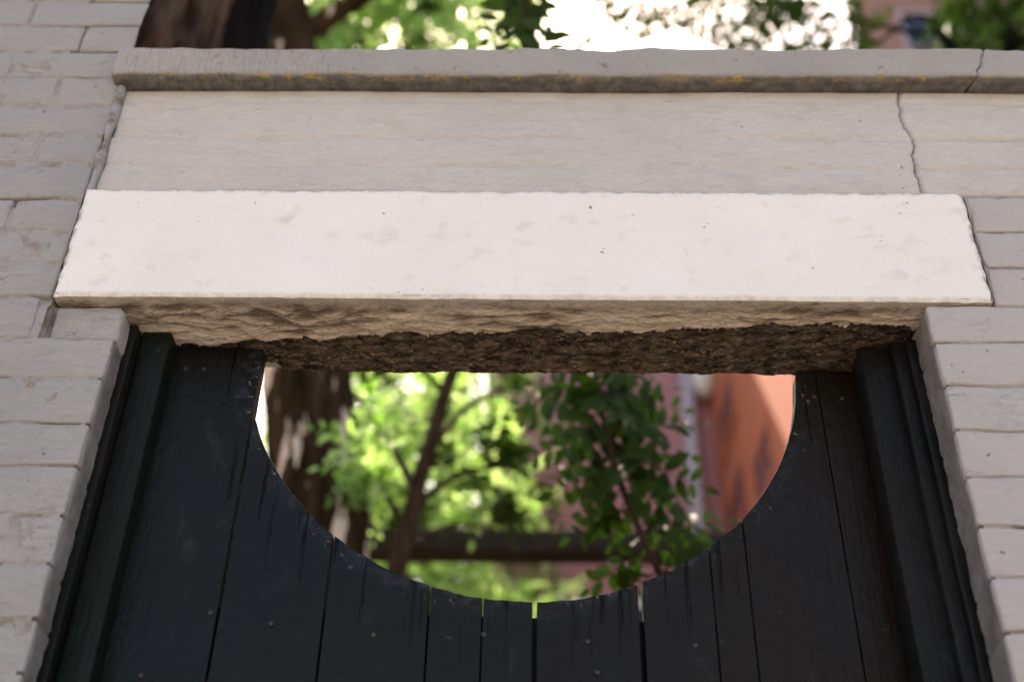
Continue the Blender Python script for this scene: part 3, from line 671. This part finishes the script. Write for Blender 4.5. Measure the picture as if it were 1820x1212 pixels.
# ------------------------------------------------------------------ tree over the wall on the right
t6 = root('tree', 'dark green tree reaching over the wall top at the right', 'tree', (2.3, 2.6, 0))
c0 = P(1790, 40, 2.6); jn = np.array([c0[0] + .1, 2.6, 3.4])
vtrunk('trunk', [(2.3, 2.6, 0), (2.25, 2.6, 1.8), tuple(jn), (c0[0] + .05, 2.6, 5.2), (c0[0], 2.7, 6.6)], [.13, .11, .09, .07, .04], 20, .008, BARK_BLACK, t6, .3, 8)
def spray(pxs, y, r0=.012):
    pts = [P(a, b, y) for a, b in pxs]; vtrunk('limb', [jn + np.array([0, 0, .6])] + pts if pxs[0][0] > 1600 else pts, np.linspace(r0, .003, len(pts) + (1 if pxs[0][0] > 1600 else 0)), 6, 0, BARK_BLACK, t6, .2, 4); return pts
spray([(1700, 100), (1620, 60), (1500, 35), (1400, 30), (1290, 60)], 2.5, .02)
spray([(1680, 60), (1560, 75), (1450, 78), (1330, 80)], 2.4, .014)
spray([(1240, -120), (1205, 0), (1160, 95)], 2.8, .016)
m6 = []
def scatter(n, x0, x1, y0, y1, d0, d1, L, fl, nl=5):
    global m6
    for _ in range(n):
        p = P(rng.uniform(x0, x1), rng.uniform(y0, y1), rng.uniform(d0, d1)); d = rng.normal(size=3) + np.array([-.3, 0, -.3]); d /= np.linalg.norm(d)
        q_, _p = frond(p, p + d * fl, nl, L, .1, 1.0, rng.normal(size=3) * .5 + np.array([0, 0, 1])); m6 += q_
scatter(90, 1255, 1440, -30, 100, 1.7, 2.6, .055, .17)
scatter(56, 1040, 1250, -30, 95, 1.8, 3.0, .05, .16)
scatter(16, 1440, 1560, 40, 100, 1.7, 2.5, .055, .17)
scatter(5, 1500, 1600, -30, 60, 1.8, 2.6, .055, .17)
scatter(280, 1690, 1920, -80, 120, 2.2, 3.2, .06, .2)
scatter(14, 1660, 1710, 30, 90, 2.4, 3.0, .05, .18)
leafcloud('crown', m6, *CHEAP, LEAF_DARK, t6)

# ------------------------------------------------------------------ houses beyond
def window(parent, o, u, wd, ht, depth, frame_m=WHITE, proud=1.):
    """window in a wall: o lower-left corner (on the face), u unit along the wall, n outward"""
    o = np.array(o, float); u = np.array(u, float); n = np.cross(u, [0, 0, 1]); up = np.array([0, 0, 1.0])
    def bx(a0, a1, z0, z1, d0, d1):
        V = [o + u * a + up * z + n * d * proud for a in (a0, a1) for d in (d0, d1) for z in (z0, z1)]; return V, box((0, 0, 0), (1, 1, 1))[1]
    t = .07
    fm = joinm([bx(-t, 0, -t, ht + t, .0, .05), bx(wd, wd + t, -t, ht + t, .0, .05), bx(0, wd, ht, ht + t, .0, .05), bx(0, wd, -t, 0, .0, .05), bx(0, wd, ht / 2 - .02, ht / 2 + .02, .008, .04), bx(wd / 2 - .015, wd / 2 + .015, 0, ht, .01, .035)])
    fo = mk('window', *fm, frame_m, parent, smooth=False)
    v, f = bx(0, wd, 0, ht, .002, .012); mk('pane', v, f, GLASS, fo, smooth=False)
    v, f = bx(-t - .04, wd + t + .04, -t - .07, -t - .002, .0, .10); mk('sill', v, f, frame_m, fo, smooth=False)
# pink house facing the gate
HY = 9.0
xL, xR = P(860, 850, HY)[0], P(1262, 700, HY)[0]
ph = root('pink_house', 'pink rendered house behind the dark shrub with a grey downpipe', 'house', ((xL + xR) / 2, HY + 2, 0))
HT = 10.2
v, f = box((xL, HY, 0), (xR, HY + 5, HT)); mk('wall', v, f, PINK, ph, smooth=False)
v, f = box((xL - .12, HY - .14, HT + .002), (xR, HY + 5.1, HT + .22)); mk('cornice', v, f, TRIM, ph, smooth=False)
px_ = P(1231, 800, HY - .1)[0]
v, f = tube([(px_, HY - .11, 0), (px_, HY - .11, HT - .6)], [.07, .07], 14); dp = mk('downpipe', v, f, TRIM, ph)
hz = P(1252, 683, HY - .14)
v, f = tube([(hz[0], HY - .16, hz[2] - .16), (hz[0], HY - .16, hz[2] - .05), (hz[0], HY - .16, hz[2] + .12)], [.05, .11, .13], 14); mk('hopper', v, f, WHITE, dp)
for i, zz in enumerate((1.6, 4.6)): window(ph, ((xL + xR) / 2 - .5, HY, zz), (1, 0, 0), .9, 1.5, .1)
# red house, its flank runs towards the gate
xf = xR + .004
def yon(px, py):                                                       # where the line of sight meets the flank
    d = ray(px, py); return CAM + d * (xf - CAM[0]) / d[0]
n_ = np.array([xf, 6.05, 0])
rh = root('red_house', 'orange red house flank with narrow dark windows right of the pink house', 'house', (xf + 2, (n_[1] + HY) / 2, 0))
RT = 8.95
v, f = box((xf, n_[1] - .5, 0), (xf + 5, HY + 5, RT)); mk('wall', v, f, RED, rh, smooth=False)
v, f = box((xf - .1, n_[1] - .6, RT + .002), (xf + 5, HY - .15, RT + .13)); mk('cornice', v, f, BROWN, rh, smooth=False)
for (x0, x1, y0, y1) in ((1280, 1306, 690, 778), (1342, 1374, 772, 880), (1292, 1328, 855, 950)):
    a_ = yon((x0 + x1) / 2, (y0 + y1) / 2); ya, yb2 = yon(x0, (y0 + y1) / 2)[1], yon(x1, (y0 + y1) / 2)[1]
    zt_, zb_ = yon((x0 + x1) / 2, y0)[2], yon((x0 + x1) / 2, y1)[2]
    wd = abs(ya - yb2); window(rh, (xf, max(ya, yb2), zb_), (0, -1, 0), wd, zt_ - zb_, .1, RED, .25)
# tall brown block over the wall top
TY = 13.0
tx = P(1517, 45, TY)[0]
tb = root('apartment_block', 'tall brownish pink block rising above the wall at the upper right', 'building', (tx + 4, TY + 3, 0))
v, f = box((tx, TY, 0), (tx + 9, TY + 7, 26)); v = [(a + (tx / 14.4 * 7 + .4 if (a < tx + 1 and b > TY + 1) else 0), b, c) for a, b, c in v]; mk('wall', v, f, BROWN, tb, smooth=False)
a_ = P(1638, 45, TY)
for zz in np.arange(a_[2] - 15.2, 25, 3.4): 
    for xx in (a_[0] - .35, a_[0] + 2.4, a_[0] + 5.2): window(tb, (xx, TY, zz), (1, 0, 0), .95, 1.9, .1, TRIM)
v, f = box((tx - .1, TY - .25, 26.002), (tx + 9.2, TY + 1.2, 26.4)); mk('cornice', v, f, TRIM, tb, smooth=False)
print('bricks', nb, 'leaflets', len(mats))
